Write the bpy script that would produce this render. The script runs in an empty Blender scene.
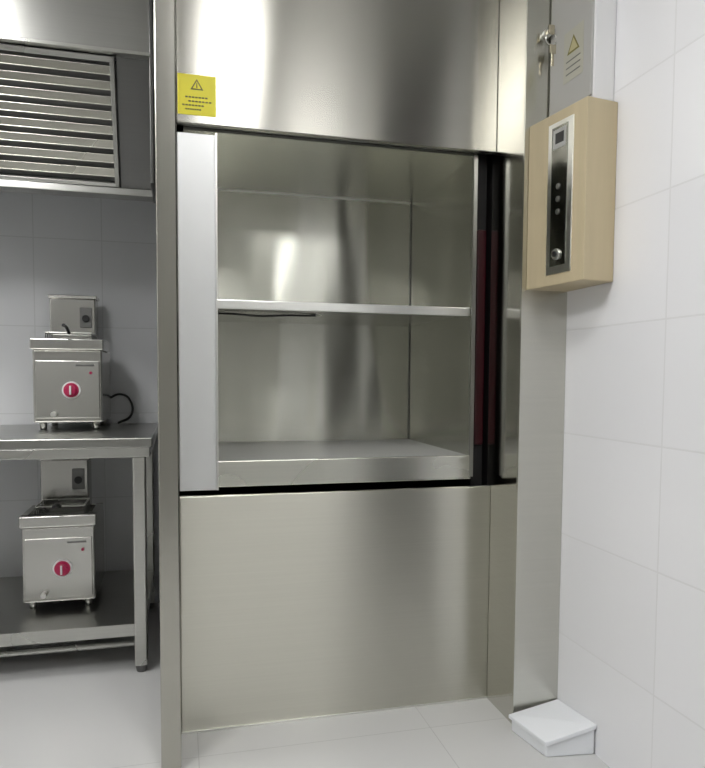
import bpy, math, bmesh
from mathutils import Matrix, Vector
sc=bpy.context.scene
try:
    sc.view_settings.view_transform='Standard'
    sc.view_settings.exposure=0.08
except Exception: pass

# ------------------------------------------------------------ camera
F=680.0; yaw=math.radians(14.25); pitch=math.radians(3.3); roll=math.radians(.37)
cd=bpy.data.cameras.new('camera'); cam=bpy.data.objects.new('camera',cd); sc.collection.objects.link(cam); sc.camera=cam
cd.sensor_width=36; cd.sensor_fit='AUTO'; cd.lens=F/768*36; cd.shift_y=33/768
R=Matrix.Rotation(-yaw,3,'Z')@Matrix.Rotation(math.pi/2-pitch,3,'X')@Matrix.Rotation(roll,3,'Z')
cam.matrix_world=Matrix.Translation((0,-2.36,1.235))@R.to_4x4()
cd.clip_start=0.02

# ------------------------------------------------------------ helpers
def empty(name,loc=(0,0,0)):
    e=bpy.data.objects.new(name,None); e.empty_display_size=.1; e.location=loc
    sc.collection.objects.link(e); return e
def link(name,me,mat,parent=None,bevel=0,smooth=False,seg=2):
    if mat: me.materials.append(mat)
    o=bpy.data.objects.new(name,me); sc.collection.objects.link(o)
    if parent: o.parent=parent
    if bevel:
        m=o.modifiers.new('bevel','BEVEL'); m.width=bevel; m.segments=seg; m.limit_method='ANGLE'
    if smooth:
        for p in me.polygons: p.use_smooth=True
    return o
def prism(name,pts,z0,z1,mat,parent=None,bevel=0,ztop=None):
    bm=bmesh.new()
    lo=[bm.verts.new((x,y,z0)) for x,y in pts]
    hi=[bm.verts.new((x,y,(ztop[i] if ztop else z1))) for i,(x,y) in enumerate(pts)]
    n=len(pts)
    bm.faces.new(lo[::-1]); bm.faces.new(hi)
    for i in range(n): bm.faces.new((lo[i],lo[(i+1)%n],hi[(i+1)%n],hi[i]))
    bmesh.ops.recalc_face_normals(bm,faces=bm.faces)
    me=bpy.data.meshes.new(name); bm.to_mesh(me); bm.free()
    return link(name,me,mat,parent,bevel)
def box(name,x0,x1,y0,y1,z0,z1,mat,parent=None,bevel=0):
    return prism(name,[(x0,y0),(x1,y0),(x1,y1),(x0,y1)],z0,z1,mat,parent,bevel)
def cyl(name,c,r,d,axis,mat,parent=None,bevel=0,seg=32,r2=None):
    bm=bmesh.new()
    bmesh.ops.create_cone(bm,cap_ends=True,segments=seg,radius1=r,radius2=r if r2 is None else r2,depth=d)
    if axis=='X': M=Matrix.Rotation(math.pi/2,4,'Y')
    elif axis=='Y': M=Matrix.Rotation(math.pi/2,4,'X')
    elif axis=='Z': M=Matrix.Identity(4)
    else: M=Vector(axis).to_track_quat('Z','Y').to_matrix().to_4x4()
    bmesh.ops.transform(bm,matrix=Matrix.Translation(c)@M,verts=bm.verts)
    me=bpy.data.meshes.new(name); bm.to_mesh(me); bm.free()
    o=link(name,me,mat,parent,bevel)
    for p in me.polygons:
        if len(p.vertices)==4: p.use_smooth=True
    return o
def tube(name,pts,r,mat,parent=None):
    cu=bpy.data.curves.new(name,'CURVE'); cu.dimensions='3D'; cu.bevel_depth=r; cu.bevel_resolution=4; cu.use_fill_caps=True
    s=cu.splines.new('BEZIER'); s.bezier_points.add(len(pts)-1)
    for b,p in zip(s.bezier_points,pts): b.co=p; b.handle_left_type=b.handle_right_type='AUTO'
    cu.materials.append(mat)
    o=bpy.data.objects.new(name,cu); sc.collection.objects.link(o)
    if parent: o.parent=parent
    return o
def quadmesh(name,quads,mat,parent=None):
    bm=bmesh.new()
    for q in quads: bm.faces.new([bm.verts.new(p) for p in q])
    me=bpy.data.meshes.new(name); bm.to_mesh(me); bm.free()
    return link(name,me,mat,parent)

# ------------------------------------------------------------ materials
def newmat(n):
    m=bpy.data.materials.new(n); m.use_nodes=True
    nt=m.node_tree; return m,nt,nt.nodes['Principled BSDF']
def plain(n,col,rough=.5,metal=0,emit=None,es=0,var=0.0,vs=6,scl=(1,1,1)):
    m,nt,b=newmat(n)
    b.inputs['Base Color'].default_value=(*col,1); b.inputs['Roughness'].default_value=rough; b.inputs['Metallic'].default_value=metal
    if emit: b.inputs['Emission Color'].default_value=(*emit,1); b.inputs['Emission Strength'].default_value=es
    if var:
        tc=nt.nodes.new('ShaderNodeTexCoord'); mp=nt.nodes.new('ShaderNodeMapping'); mp.inputs['Scale'].default_value=scl
        no=nt.nodes.new('ShaderNodeTexNoise'); no.inputs['Scale'].default_value=vs; no.inputs['Detail'].default_value=5
        mx=nt.nodes.new('ShaderNodeMixRGB'); mx.inputs[1].default_value=(*[c*(1-var) for c in col],1); mx.inputs[2].default_value=(*[min(1,c*(1+var)) for c in col],1)
        nt.links.new(tc.outputs['Object'],mp.inputs[0]); nt.links.new(mp.outputs[0],no.inputs['Vector']); nt.links.new(no.outputs['Fac'],mx.inputs[0]); nt.links.new(mx.outputs[0],b.inputs['Base Color'])
    return m
def steel(n,col,rough=.28,aniso=.7,tan=(0,0,1),streak=(1.5,1.5,160),var=.05,smudge=.03,metal=1.0,wave=(2.6,2.6,.35),wstr=.10):
    m,nt,b=newmat(n); N=nt.nodes; L=nt.links
    tc=N.new('ShaderNodeTexCoord'); mp=N.new('ShaderNodeMapping'); mp.inputs['Scale'].default_value=streak
    L.new(tc.outputs['Object'],mp.inputs['Vector'])
    no=N.new('ShaderNodeTexNoise'); no.inputs['Scale'].default_value=1; no.inputs['Detail'].default_value=4
    L.new(mp.outputs[0],no.inputs['Vector'])
    mx=N.new('ShaderNodeMixRGB'); mx.inputs[1].default_value=(*[c*(1-var) for c in col],1); mx.inputs[2].default_value=(*[min(1,c*(1+var)) for c in col],1)
    L.new(no.outputs['Fac'],mx.inputs[0]); L.new(mx.outputs[0],b.inputs['Base Color'])
    n2=N.new('ShaderNodeTexNoise'); n2.inputs['Scale'].default_value=2.0; n2.inputs['Detail'].default_value=1.5
    L.new(tc.outputs['Object'],n2.inputs['Vector'])
    mr=N.new('ShaderNodeMapRange'); mr.inputs['From Min'].default_value=.2; mr.inputs['From Max'].default_value=.8
    mr.inputs['To Min'].default_value=max(.03,rough-smudge); mr.inputs['To Max'].default_value=rough+smudge
    L.new(n2.outputs['Fac'],mr.inputs['Value']); L.new(mr.outputs[0],b.inputs['Roughness'])
    b.inputs['Metallic'].default_value=metal
    b.inputs['Anisotropic'].default_value=aniso
    cv=N.new('ShaderNodeCombineXYZ')
    for i in range(3): cv.inputs[i].default_value=tan[i]
    L.new(cv.outputs[0],b.inputs['Tangent'])
    mp3=N.new('ShaderNodeMapping'); mp3.inputs['Scale'].default_value=wave; L.new(tc.outputs['Object'],mp3.inputs['Vector'])
    n3=N.new('ShaderNodeTexNoise'); n3.inputs['Scale'].default_value=1; n3.inputs['Detail'].default_value=0
    L.new(mp3.outputs[0],n3.inputs['Vector'])
    bp=N.new('ShaderNodeBump'); bp.inputs['Strength'].default_value=wstr; bp.inputs['Distance'].default_value=.05
    L.new(n3.outputs['Fac'],bp.inputs['Height']); L.new(bp.outputs[0],b.inputs['Normal'])
    return m
def tile(n,col,grout,ax,size,off,rough=.18,mort=.004,var=.03,bump=.3):
    m,nt,b=newmat(n); N=nt.nodes; L=nt.links
    tc=N.new('ShaderNodeTexCoord'); sp=N.new('ShaderNodeSeparateXYZ'); L.new(tc.outputs['Object'],sp.inputs[0])
    cb=N.new('ShaderNodeCombineXYZ')
    for i,a in enumerate(ax):
        s=N.new('ShaderNodeMath'); s.operation='ADD'; s.inputs[1].default_value=off[i]+50*size[i]
        L.new(sp.outputs['XYZ'.index(a)],s.inputs[0]); L.new(s.outputs[0],cb.inputs[i])
    br=N.new('ShaderNodeTexBrick'); br.offset=0; br.squash=1
    br.inputs['Scale'].default_value=1; br.inputs['Brick Width'].default_value=size[0]; br.inputs['Row Height'].default_value=size[1]
    br.inputs['Mortar Size'].default_value=mort; br.inputs['Mortar Smooth'].default_value=.2
    br.inputs['Color1'].default_value=(*col,1); br.inputs['Color2'].default_value=(*[c*(1-var) for c in col],1); br.inputs['Mortar'].default_value=(*grout,1)
    L.new(cb.outputs[0],br.inputs['Vector'])
    L.new(br.outputs['Color'],b.inputs['Base Color'])
    mr=N.new('ShaderNodeMapRange'); mr.inputs['To Min'].default_value=rough; mr.inputs['To Max'].default_value=.8
    L.new(br.outputs['Fac'],mr.inputs['Value']); L.new(mr.outputs[0],b.inputs['Roughness'])
    bp=N.new('ShaderNodeBump'); bp.invert=True; bp.inputs['Strength'].default_value=bump; bp.inputs['Distance'].default_value=.003
    L.new(br.outputs['Fac'],bp.inputs['Height']); L.new(bp.outputs[0],b.inputs['Normal'])
    return m

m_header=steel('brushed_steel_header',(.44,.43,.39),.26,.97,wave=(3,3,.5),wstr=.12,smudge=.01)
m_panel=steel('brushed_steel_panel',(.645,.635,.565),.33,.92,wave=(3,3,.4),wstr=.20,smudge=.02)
m_side=steel('polished_steel_return',(.58,.57,.52),.12,.3)
m_post=steel('steel_post',(.46,.45,.405),.20,.6,streak=(160,160,1.5))
m_pillar=steel('steel_pillar',(.60,.595,.545),.24,.85)
m_car=steel('car_steel',(.54,.54,.485),.21,.98,wave=(6.0,6.0,.8),wstr=.28,smudge=.02)
m_carc=steel('car_ceiling_steel',(.60,.60,.55),.24,.3,tan=(1,0,0),streak=(1.5,120,1.5))
m_carf=steel('car_floor_steel',(.62,.62,.60),.50,.0,tan=(1,0,0),streak=(1.5,120,1.5),metal=.35)
m_carh=steel('shelf_steel',(.62,.62,.58),.26,.3,tan=(1,0,0),streak=(1.5,120,1.5))
m_edge=steel('steel_edge',(.80,.80,.77),.30,.3)
m_lip=steel('car_lip_steel',(.66,.66,.60),.28,.6)
m_alu=plain('anodised_aluminium',(.80,.81,.81),.42,.5)
m_dark=plain('shaft_shade_black',(.008,.007,.007),.7)
m_red=plain('dark_red_guard',(.035,.003,.006),.3)
m_table=steel('table_steel',(.42,.42,.40),.30,.4,tan=(1,0,0),streak=(1.5,100,1.5))
m_tleg=steel('table_leg_steel',(.54,.54,.51),.28,.4)
m_fry=steel('fryer_steel',(.52,.515,.49),.20,.6)
m_fryp=steel('fryer_panel_steel',(.56,.555,.53),.24,.6,wstr=.2)
m_blk=plain('black_plastic',(.015,.015,.016),.4)
m_redk=plain('red_knob',(.42,.015,.08),.35)
m_white=plain('white_print',(.7,.7,.7),.5)
m_hood=steel('hood_steel',(.40,.40,.38),.32,.5)
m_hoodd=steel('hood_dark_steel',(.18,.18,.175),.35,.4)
m_slat=steel('baffle_slat_steel',(.54,.53,.47),.26,.4,tan=(1,0,0))
m_wood=plain('beige_board',(.51,.43,.28),.5,var=.12,vs=3,scl=(8,8,1))
m_cab=plain('grey_cabinet_paint',(.42,.415,.395),.45,var=.03)
m_cab2=plain('white_cabinet_paint',(.74,.74,.74),.45)
m_foam=plain('white_plastic',(.80,.82,.85),.4)
m_yel=plain('yellow_label',(.92,.82,.01),.45)
m_cream=plain('cream_label',(.44,.43,.36),.5)
m_creamy=plain('faded_yellow',(.46,.41,.22),.5)
m_ink=plain('label_ink',(.16,.14,.02),.5)
m_brass=plain('key_metal',(.6,.55,.42),.25,1)
m_wallR=tile('white_wall_tile',(.84,.84,.86),(.70,.70,.71),'YZ',(.62,.36),(.10,.035),mort=.003)
m_wallB=tile('kitchen_wall_tile',(.72,.73,.75),(.58,.59,.60),'XZ',(.33,.45),(.06,-.14),mort=.003)
m_wallO=tile('room_wall_tile',(.36,.36,.34),(.3,.3,.28),'XZ',(.6,.36),(0,0))
m_wallL=tile('wall_tile_left',(.6,.6,.58),(.45,.45,.43),'YZ',(.6,.36),(0,0))
m_floor=tile('floor_tile',(.58,.58,.575),(.40,.40,.395),'XY',(.8,.8),(-.05,.16),rough=.22,mort=.002,bump=.1)
m_ceil=plain('ceiling_white',(.8,.8,.79),.8)
m_lamp=plain('led_diffuser',(.9,.9,.9),.5,emit=(1,.995,.985),es=18)
m_lampf=plain('lamp_frame',(.8,.8,.8),.4)
m_door=plain('added_door_dark',(.016,.015,.014),.55)

# ------------------------------------------------------------ room shell
CE=3.0; XL=-2.4; YB=1.45; YR=-4.4; XW=1.319
box('floor',XL-.1,XW+.1,YR-.1,YB+.1,-.1,0,m_floor)
box('ceiling',XL-.1,XW+.1,YR-.1,YB+.1,CE,CE+.1,m_ceil)
box('wall_right',XW,XW+.1,YR-.1,YB+.1,0,CE,m_wallR)
box('wall_back',XL-.1,XW,YB,YB+.1,0,CE,m_wallB)
box('wall_left',XL-.1,XL,YR,YB,0,CE,m_wallL)
box('wall_front',XL-.1,XW,YR-.1,YR,0,CE,m_wallO)
# unseen tall door and transom, added so the steel reflects a dark band
d=empty('added_dark_door')
DY0,DY1=-2.12,-1.10
box('leaf',XW-.03,XW-.002,DY0,DY1,.0,2.15,m_door,d,.004)
box('transom',XW-.03,XW-.002,DY0,DY1,2.19,2.90,m_door,d,.004)
box('rail',XW-.034,XW-.002,DY0,DY1,2.15,2.19,m_hoodd,d)
box('frame_a',XW-.04,XW-.002,DY0-.04,DY0,0,2.94,m_hoodd,d); box('frame_b',XW-.04,XW-.002,DY1,DY1+.04,0,2.94,m_hoodd,d); box('frame_top',XW-.04,XW-.002,DY0,DY1,2.90,2.94,m_hoodd,d)
cyl('handle',(XW-.06,DY1-.08,1.0),.012,.12,'Z',m_edge,d); cyl('handle_stem',(XW-.045,DY1-.08,1.0),.008,.035,'X',m_edge,d)

def lamp(x0,x1,y0,y1):
    e=empty('ceiling_light')
    box('housing',x0-.03,x1+.03,y0-.03,y1+.03,CE-.045,CE-.001,m_lampf,e,.004)
    box('diffuser',x0,x1,y0,y1,CE-.055,CE-.040,m_lamp,e,.003)
lamp(.10,.46,-2.0,-1.1)
lamp(-1.5,-1.0,-2.2,-1.0)  # unseen lamp, put in to light the left kitchen area
lamp(.90,1.22,-4.0,-2.9)  # unseen lamp, positioned to reflect as a bright band inside the car
lamp(-1.6,-.8,-.35,.15)  # unseen lamp, added to brighten the kitchen wall on the left

# ------------------------------------------------------------ dumbwaiter lift
lift=empty('dumbwaiter_lift')
PF=-.215; X1=1.143
box('left_post',-.066,-.004,PF,.03,0,CE-.002,m_post,lift,.004)
box('left_shaft_side',-.062,-.045,.03,.95,0,CE-.002,m_hoodd,lift)
prism('right_pillar',[(X1,PF),(XW-.001,PF),(XW-.001,.03),(X1+.02,.03),(X1+.02,PF+.012),(X1,PF+.012)],0,CE-.002,m_pillar,lift)
box('right_return_panel',X1,X1+.018,PF+.012,.03,0,CE-.002,m_side,lift)
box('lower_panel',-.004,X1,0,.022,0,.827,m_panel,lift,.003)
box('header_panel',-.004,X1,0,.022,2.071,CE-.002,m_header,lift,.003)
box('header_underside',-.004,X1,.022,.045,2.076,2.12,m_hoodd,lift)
# shaft void, its shade put into near-black surfaces
box('shaft_back',-.045,XW-.002,.93,.945,0,CE-.002,m_dark,lift)
box('shaft_right_liner',X1+.03,X1+.04,.03,.93,0,CE-.002,m_dark,lift)
box('gap_shade_strip',1.093,1.141,.075,.095,.80,2.2,m_dark,lift)  # near-black strip stands in for shade in the gap beside the car
box('red_guard',1.100,1.138,.060,.074,.98,1.80,m_red,lift,.006)
# car
C0,C1,CF,CB=.03,1.074,.05,.76
ZF,ZC=.94,2.066
box('car_floor',C0,C1,CF+.002,CB,ZF-.02,ZF,m_carf,lift)
box('car_floor_lip',C0,C1+.004,CF-.012,CF+.002,.850,ZF+.002,m_lip,lift,.003)
box('car_back_wall',C0,C1,CB,CB+.012,.86,ZC+.02,m_car,lift)
box('car_right_wall',C1,C1+.012,CF-.005,CB+.012,.86,ZC+.02,m_car,lift)
box('car_left_wall',C0-.012,C0,CF,CB+.012,.86,ZC+.02,m_car,lift)
box('car_ceiling',C0,C1,CF,CB,ZC,ZC+.02,m_carc,lift)
box('car_left_column',-.003,.122,.030,.052,.842,2.05,m_alu,lift,.002)
box('car_left_column_edge',.122,.128,.026,.052,.842,2.055,m_edge,lift)
box('car_right_edge_trim',C1-.003,C1+.012,CF-.014,CF-.005,.86,ZC,m_hood,lift)
# folded seams at the back of the car
box('car_corner_seam',C1-.004,C1,CB-.004,CB,ZF,ZC,m_hoodd,lift)
box('car_top_seam',C0,C1-.004,CB-.005,CB,ZC-.005,ZC,m_edge,lift)
# shelf
box('shelf_board',C0,C1-.001,CF+.02,CB-.001,1.482,1.497,m_carh,lift)
box('shelf_front_edge',C0,C1-.001,CF+.006,CF+.02,1.472,1.504,m_edge,lift,.003)
tube('shelf_cable',[(.14,.30,1.477),(.20,.27,1.474),(.30,.28,1.470),(.40,.27,1.474),(.52,.29,1.478)],.004,m_blk,lift)
box('panel_foot_seam',-.004,X1,-.004,0,0,.006,m_edge,lift)

# ------------------------------------------------------------ yellow warning sticker
st=empty('warning_sticker')
def sticker(e,x0,x1,z0,z1,y,mbase,mink):
    box('sheet',x0,x1,y-.001,y,z0,z1,mbase,e)
    w=x1-x0;h=z1-z0; yy=y-.0016
    cx=x0+w*.5; cz=z0+h*.72; s=h*.16
    def tri(r,ydep): return [(cx-r,ydep,cz-r*.6),(cx+r,ydep,cz-r*.6),(cx,ydep,cz+r*1.1)]
    quadmesh('triangle',[tri(s,yy)],mink,e)
    quadmesh('triangle_inner',[tri(s*.68,yy-.0003)],mbase,e)
    box('bolt',cx-s*.08,cx+s*.08,yy-.001,yy-.0004,cz-s*.3,cz+s*.45,mink,e)
    for i,(a,b2) in enumerate([(.2,.8),(.28,.9),(.12,.7),(.2,.62)]):
        z=z0+h*(.42-.1*i)
        n=7
        for k in range(n):
            xa=x0+w*(a+(b2-a)*k/n); box('text',xa,xa+w*(b2-a)/n*.72,yy-.0003,yy+.0003,z,z+h*.035,mink,e)
sticker(st,.0,.124,2.098,2.228,-.0005,m_yel,m_ink)

# ------------------------------------------------------------ control box (corner mounted)
cb=empty('control_box')
A=Vector((1.158,PF-.001-.0)); B=Vector((1.20,-.494)); Cc=Vector((XW-.001,-.476))
prism('board_housing',[(A.x,A.y),(B.x,B.y),(Cc.x,Cc.y),(XW-.001,PF-.001)],1.54,2.09,m_wood,cb,.003)
dv=(B-A).normalized(); nv=Vector((dv.y,-dv.x))
if nv.x>0: nv=-nv
L=(B-A).length
def onface(name,k0,k1,z0,z1,t0,t1,mat,bev=0):
    p=[A+dv*L*k0+nv*t0,A+dv*L*k1+nv*t0,A+dv*L*k1+nv*t1,A+dv*L*k0+nv*t1]
    return prism(name,[(q.x,q.y) for q in p],z0,z1,mat,cb,bev)
m_btn=steel('button_cap',(.4,.4,.37),.3,.2)
onface('face_plate',.38,.80,1.575,2.055,-.001,.004,m_edge,.001)
onface('button_strip',.45,.72,1.60,2.04,.0035,.006,steel('dark_strip',(.26,.26,.235),.14,.2,wave=(6,6,6),wstr=.3),.001)
onface('display_window',.48,.69,1.97,2.03,.0055,.0075,m_cab)
onface('display_glass',.52,.66,1.985,2.018,.0075,.0085,m_blk)
def face3(k,z,t): 
    q=A+dv*L*k+nv*t; return Vector((q.x,q.y,z))
for i,z in enumerate((1.85,1.81,1.77)):
    cyl('button_ring',face3(.58,z,.0065),.010,.003,(nv.x,nv.y,0),m_hoodd,cb)
    cyl('button',face3(.58,z,.008),.008,.004,(nv.x,nv.y,0),m_btn,cb,.001)
cyl('key_switch',face3(.58,1.635,.008),.018,.010,(nv.x,nv.y,0),m_edge,cb,.002)
cyl('key_switch_core',face3(.58,1.635,.015),.009,.008,(nv.x,nv.y,0),m_blk,cb)

# ------------------------------------------------------------ electrical cabinet above it
ec=empty('electrical_cabinet')
EA=(1.236,PF-.001); EB=(1.246,-.455); EC=(XW-.001,-.455)
prism('housing',[EA,EB,EC,(XW-.001,PF-.001)],2.10,2.98,m_cab2,ec,.004)
prism('mount_foot',[(EA[0]+.01,EA[1]-.02),(EB[0]+.01,EB[1]+.02),(EC[0]-.005,EB[1]+.02),(EC[0]-.005,EA[1]-.02)],2.089,2.102,m_cab,ec)
A2=Vector(EA); B2=Vector(EB); d2=(B2-A2).normalized(); n2=Vector((d2.y,-d2.x)); 
if n2.x>0: n2=-n2
def f2(name,a,b,z0,z1,t0,t1,mat,par=ec,bev=0):
    L2=(B2-A2).length
    p=[A2+d2*L2*a+n2*t0,A2+d2*L2*b+n2*t0,A2+d2*L2*b+n2*t1,A2+d2*L2*a+n2*t1]
    return prism(name,[(q.x,q.y) for q in p],z0,z1,mat,par,bev)
f2('door_leaf',.03,.97,2.115,2.965,-.001,.008,m_cab,bev=.002)
f2('warning_label',.36,.80,2.20,2.36,.0075,.009,m_cream)
L2=(B2-A2).length
def p2(k,z,t): q=A2+d2*L2*k+n2*t; return (q.x,q.y,z)
quadmesh('label_triangle',[[p2(.44,2.285,.0095),p2(.72,2.285,.0095),p2(.58,2.34,.0095)]],m_ink,ec)
quadmesh('label_triangle_in',[[p2(.48,2.291,.0099),p2(.68,2.291,.0099),p2(.58,2.330,.0099)]],m_creamy,ec)
for i in range(3): f2('label_text',.42,.74,2.262-i*.02,2.266-i*.02,.0088,.0096,m_hoodd)

# keys hanging from a lock on the pillar
kk=empty('key_bunch')
kx,kz=1.212,2.40
cyl('lock_cylinder',(kx,PF-.008,kz),.014,.016,'Y',m_edge,kk,.002)
box('key_bow',kx-.012,kx+.012,PF-.040,PF-.034,kz-.016,kz+.016,m_brass,kk,.003)
box('key_blade_in',kx-.003,kx+.003,PF-.036,PF-.014,kz-.005,kz+.005,m_brass,kk)
bm=bmesh.new()
me=bpy.data.meshes.new('ring')
N1,N2=28,8
vs=[]
for i in range(N1):
    a=2*math.pi*i/N1; row=[]
    for j in range(N2):
        b_=2*math.pi*j/N2; r=.020+.0016*math.cos(b_)
        row.append(bm.verts.new((kx+r*math.cos(a),PF-.037+.0016*math.sin(b_),kz-.030+r*math.sin(a))))
    vs.append(row)
for i in range(N1):
    for j in range(N2):
        bm.faces.new((vs[i][j],vs[(i+1)%N1][j],vs[(i+1)%N1][(j+1)%N2],vs[i][(j+1)%N2]))
bm.to_mesh(me); bm.free(); link('key_ring',me,m_edge,kk,smooth=True)
box('hanging_key_bow',kx-.006,kx+.018,PF-.040,PF-.036,kz-.078,kz-.048,m_brass,kk,.003)
box('hanging_key_blade',kx+.002,kx+.010,PF-.0395,PF-.0365,kz-.118,kz-.078,m_brass,kk)

# ------------------------------------------------------------ white plastic box on the floor
wb=empty('white_box')
prism('box_body',[(1.120,-.245),(XW-.004,-.225),(XW-.004,-.45),(1.150,-.43)],0,.1,m_foam,wb,.005,ztop=[.048,.072,.095,.048])
lid=prism('box_lid',[(1.112,-.238),(XW-.002,-.219),(XW-.002,-.458),(1.142,-.438)],.0,.1,m_foam,wb,.003,ztop=[.056,.080,.105,.056])
for v in lid.data.vertices:
    if v.co.z<.01: v.co.z={0:.042,1:.064,2:.089,3:.040}[v.index%4]

# ------------------------------------------------------------ work table
tb=empty('steel_work_table')
TX0,TX1,TY0,TY1=-1.55,-.112,.53,1.43
box('table_top',TX0,TX1,TY0,TY1,.945,.985,m_table,tb,.004)
box('front_rim',TX0,TX1-.01,TY0+.004,TY0+.03,.905,.946,m_tleg,tb,.003)
box('side_rim',TX1-.036,TX1-.010,TY0+.03,TY1-.02,.905,.946,m_tleg,tb,.003)
box('lower_shelf',TX0+.03,TX1-.03,TY0+.03,TY1-.03,.185,.205,m_table,tb,.003)
box('lower_shelf_rim',TX0+.03,TX1-.03,TY0+.022,TY0+.032,.155,.207,m_tleg,tb,.002)
for i,(x,y) in enumerate([(-.165,TY0+.035),(-.165,TY1-.06),(TX0+.06,TY0+.035),(TX0+.06,TY1-.06)]):
    box('leg_%d'%(i+1),x-.026,x+.026,y-.026,y+.026,.03,.906,m_tleg,tb,.006)
    cyl('foot_%d'%(i+1),(x,y,.016),.020,.032,'Z',m_hoodd,tb,.003,r2=.026)
tube('bottom_brace',[(TX0+.06,TY0+.12,.09),(TX1-.06,TY0+.12,.09)],.014,m_tleg,tb)

# ------------------------------------------------------------ countertop fryers
def fryer(x1,y0,z0):
    e=empty('countertop_fryer')
    x0=x1-.30; xm=(x0+x1)/2; y1=y0+.38
    zb=z0+.035; zt=z0+.42
    for sx in (x0+.035,x1-.035):
        for sy in (y0+.04,y1-.04):
            cyl('foot',(sx,sy,z0+.0185),.014,.036,'Z',m_tleg,e,r2=.018)
    box('body',x0,x1,y0,y1,zb,zt-.05,m_fry,e,.008)
    box('front_panel',x0+.012,x1-.012,y0-.006,y0+.002,zb+.02,zt-.10,m_fryp,e,.003)
    r0,r1,s0,s1=x0-.008,x1+.008,y0-.012,y1-.10
    box('rim_front',r0,r1,s0,s0+.03,zt-.05,zt,m_fry,e,.005)
    box('rim_back',r0,r1,s1-.03,s1,zt-.05,zt,m_fry,e,.005)
    box('rim_left',r0,r0+.03,s0+.03,s1-.03,zt-.05,zt,m_fry,e,.005)
    box('rim_right',r1-.03,r1,s0+.03,s1-.03,zt-.05,zt,m_fry,e,.005)
    box('tank_well',r0+.03,r1-.03,s0+.03,s1-.03,zt-.049,zt-.035,m_hoodd,e)
    hx0,hx1=x0+.03,x1-.055
    box('head',hx0,hx1,y1-.11,y1,zt-.05,zt+.215,m_fry,e,.008)
    box('head_lid',hx0-.006,hx1+.006,y1-.118,y1+.004,zt+.213,zt+.228,m_fryp,e,.003)
    box('head_recess',hx1-.075,hx1-.018,y1-.114,y1-.109,zt+.07,zt+.17,m_hoodd,e,.002)
    cyl('head_socket',(hx1-.046,y1-.118,zt+.115),.018,.012,'Y',m_blk,e,.002)
    for k in range(5):
        yy=y0+.05+k*.045
        tube('basket_wire',[(x0+.05,yy,zt+.03),(x0+.055,yy,zt-.03),(x1-.055,yy,zt-.03),(x1-.05,yy,zt+.03)],.0025,m_hoodd,e)
    for zz in (zt+.03,):
        for a,b_ in (((x0+.05,y0+.05,zz),(x1-.05,y0+.05,zz)),((x0+.05,y0+.23,zz),(x1-.05,y0+.23,zz)),((x0+.05,y0+.05,zz),(x0+.05,y0+.23,zz)),((x1-.05,y0+.05,zz),(x1-.05,y0+.23,zz))):
            tube('basket_rim',[a,b_],.004,m_tleg,e)
    tube('basket_handle',[(xm,y0+.05,zt+.03),(xm,y0-.02,zt+.05),(xm,y0-.10,zt+.055)],.008,m_blk,e)
    kz=zb+.150; kx=xm+.015
    cyl('dial_plate',(kx,y0-.008,kz),.040,.006,'Y',m_white,e)
    cyl('dial_ring',(kx,y0-.012,kz),.033,.006,'Y',m_redk,e)
    cyl('knob',(kx,y0-.026,kz),.020,.028,'Y',m_redk,e,.003,r2=.024)
    box('knob_grip',kx-.004,kx+.004,y0-.046,y0-.038,kz-.02,kz+.02,m_white,e,.001)
    cyl('pilot_lamp',(kx+.085,y0-.010,kz+.08),.006,.010,'Y',m_redk,e)
    cyl('drain_tap',(xm-.06,y0-.02,zb+.04),.012,.04,'Y',m_edge,e)
    box('brand_strip',kx+.02,kx+.10,y0-.0075,y0-.006,kz+.11,kz+.118,m_hoodd,e)
    return e
f1=fryer(-.349,1.0,.985)
tube('power_cord',[(-.36,1.38,1.12),(-.30,1.42,1.14),(-.255,1.40,1.11),(-.25,1.36,1.03),(-.31,1.33,.995)],.006,m_blk,f1)
fryer(-.372,.82,.205)

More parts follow.
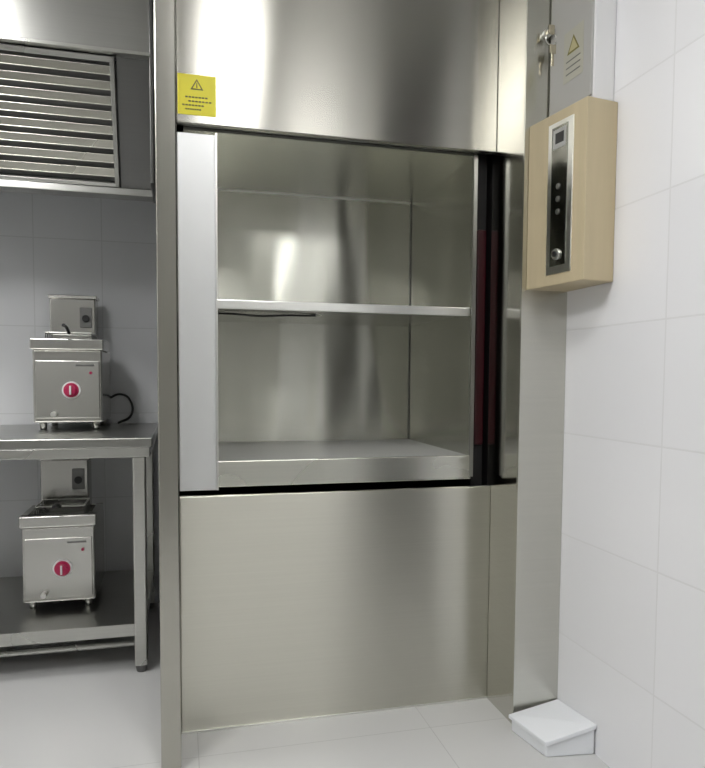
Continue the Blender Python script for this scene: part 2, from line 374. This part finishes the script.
# ------------------------------------------------------------ exhaust hood
hd=empty('exhaust_hood')
HX0,HX1=-1.7,-.105
box('fascia',HX0,HX1,.50,.515,2.50,CE-.002,m_hood,hd,.002)
box('fascia_lip',HX0,HX1,.495,.535,2.488,2.502,m_tleg,hd,.002)
def slant(s):  # s 0..1 down the filter plane
    return (.54+.20*s, 2.50-.47*s)
quadmesh('back_plate',[[(HX0,.60,2.50),(HX1,.60,2.50),(HX1,.80,2.03),(HX0,.80,2.03)]],m_hoodd,hd)
def slantbox(name,x0,x1,s0,s1,off,th,mat):
    (ya,za),(yb,zb)=slant(s0),slant(s1)
    n=Vector((0,-.47,-.20)).normalized()
    bm=bmesh.new(); vv=[]
    for x in (x0,x1):
        for (y,z) in ((ya,za),(yb,zb)):
            for o in (off,off-th):
                vv.append(bm.verts.new((x,y+n.y*o,z+n.z*o)))
    for f in ((0,1,3,2),(4,6,7,5),(0,4,5,1),(2,3,7,6),(0,2,6,4),(1,5,7,3)): bm.faces.new([vv[i] for i in f])
    bmesh.ops.recalc_face_normals(bm,faces=bm.faces)
    me=bpy.data.meshes.new(name); bm.to_mesh(me); bm.free()
    return link(name,me,mat,hd,.002)
slantbox('end_blank_panel',-.235,HX1,0,1,.0,.01,m_hoodd)
for fx0,fx1 in ((-.745,-.240),(-1.25,-.747),(-1.69,-1.252)):
    slantbox('filter_frame_l',fx0,fx0+.018,.02,.98,.02,.04,m_hood); slantbox('filter_frame_r',fx1-.018,fx1,.02,.98,.02,.04,m_hood)
    slantbox('filter_frame_t',fx0,fx1,.02,.06,.02,.04,m_tleg); slantbox('filter_frame_b',fx0,fx1,.95,.98,.02,.04,m_tleg)
    n=8
    for i in range(n):
        s=.085+i*(.86/n)
        slantbox('baffle',fx0+.018,fx1-.018,s,s+.86/n*.60,.012,.006,m_slat)
        slantbox('baffle_lip',fx0+.018,fx1-.018,s+.86/n*.54,s+.86/n*.62,.014,.024,m_slat)
box('grease_gutter',HX0,HX1,.715,.80,2.00,2.03,m_hood,hd,.004)
box('end_cheek',HX1-.001,HX1+.012,.50,.82,2.0,CE-.002,m_hoodd,hd,.002)
quadmesh('hood_rear_slope',[[(HX0,.80,2.01),(HX1,.80,2.01),(HX1,YB-.003,2.85),(HX0,YB-.003,2.85)]],m_hood,hd)

# world: dim neutral
w=bpy.data.worlds.new('world'); sc.world=w; w.use_nodes=True
w.node_tree.nodes['Background'].inputs[0].default_value=(.8,.85,.9,1); w.node_tree.nodes['Background'].inputs[1].default_value=.3
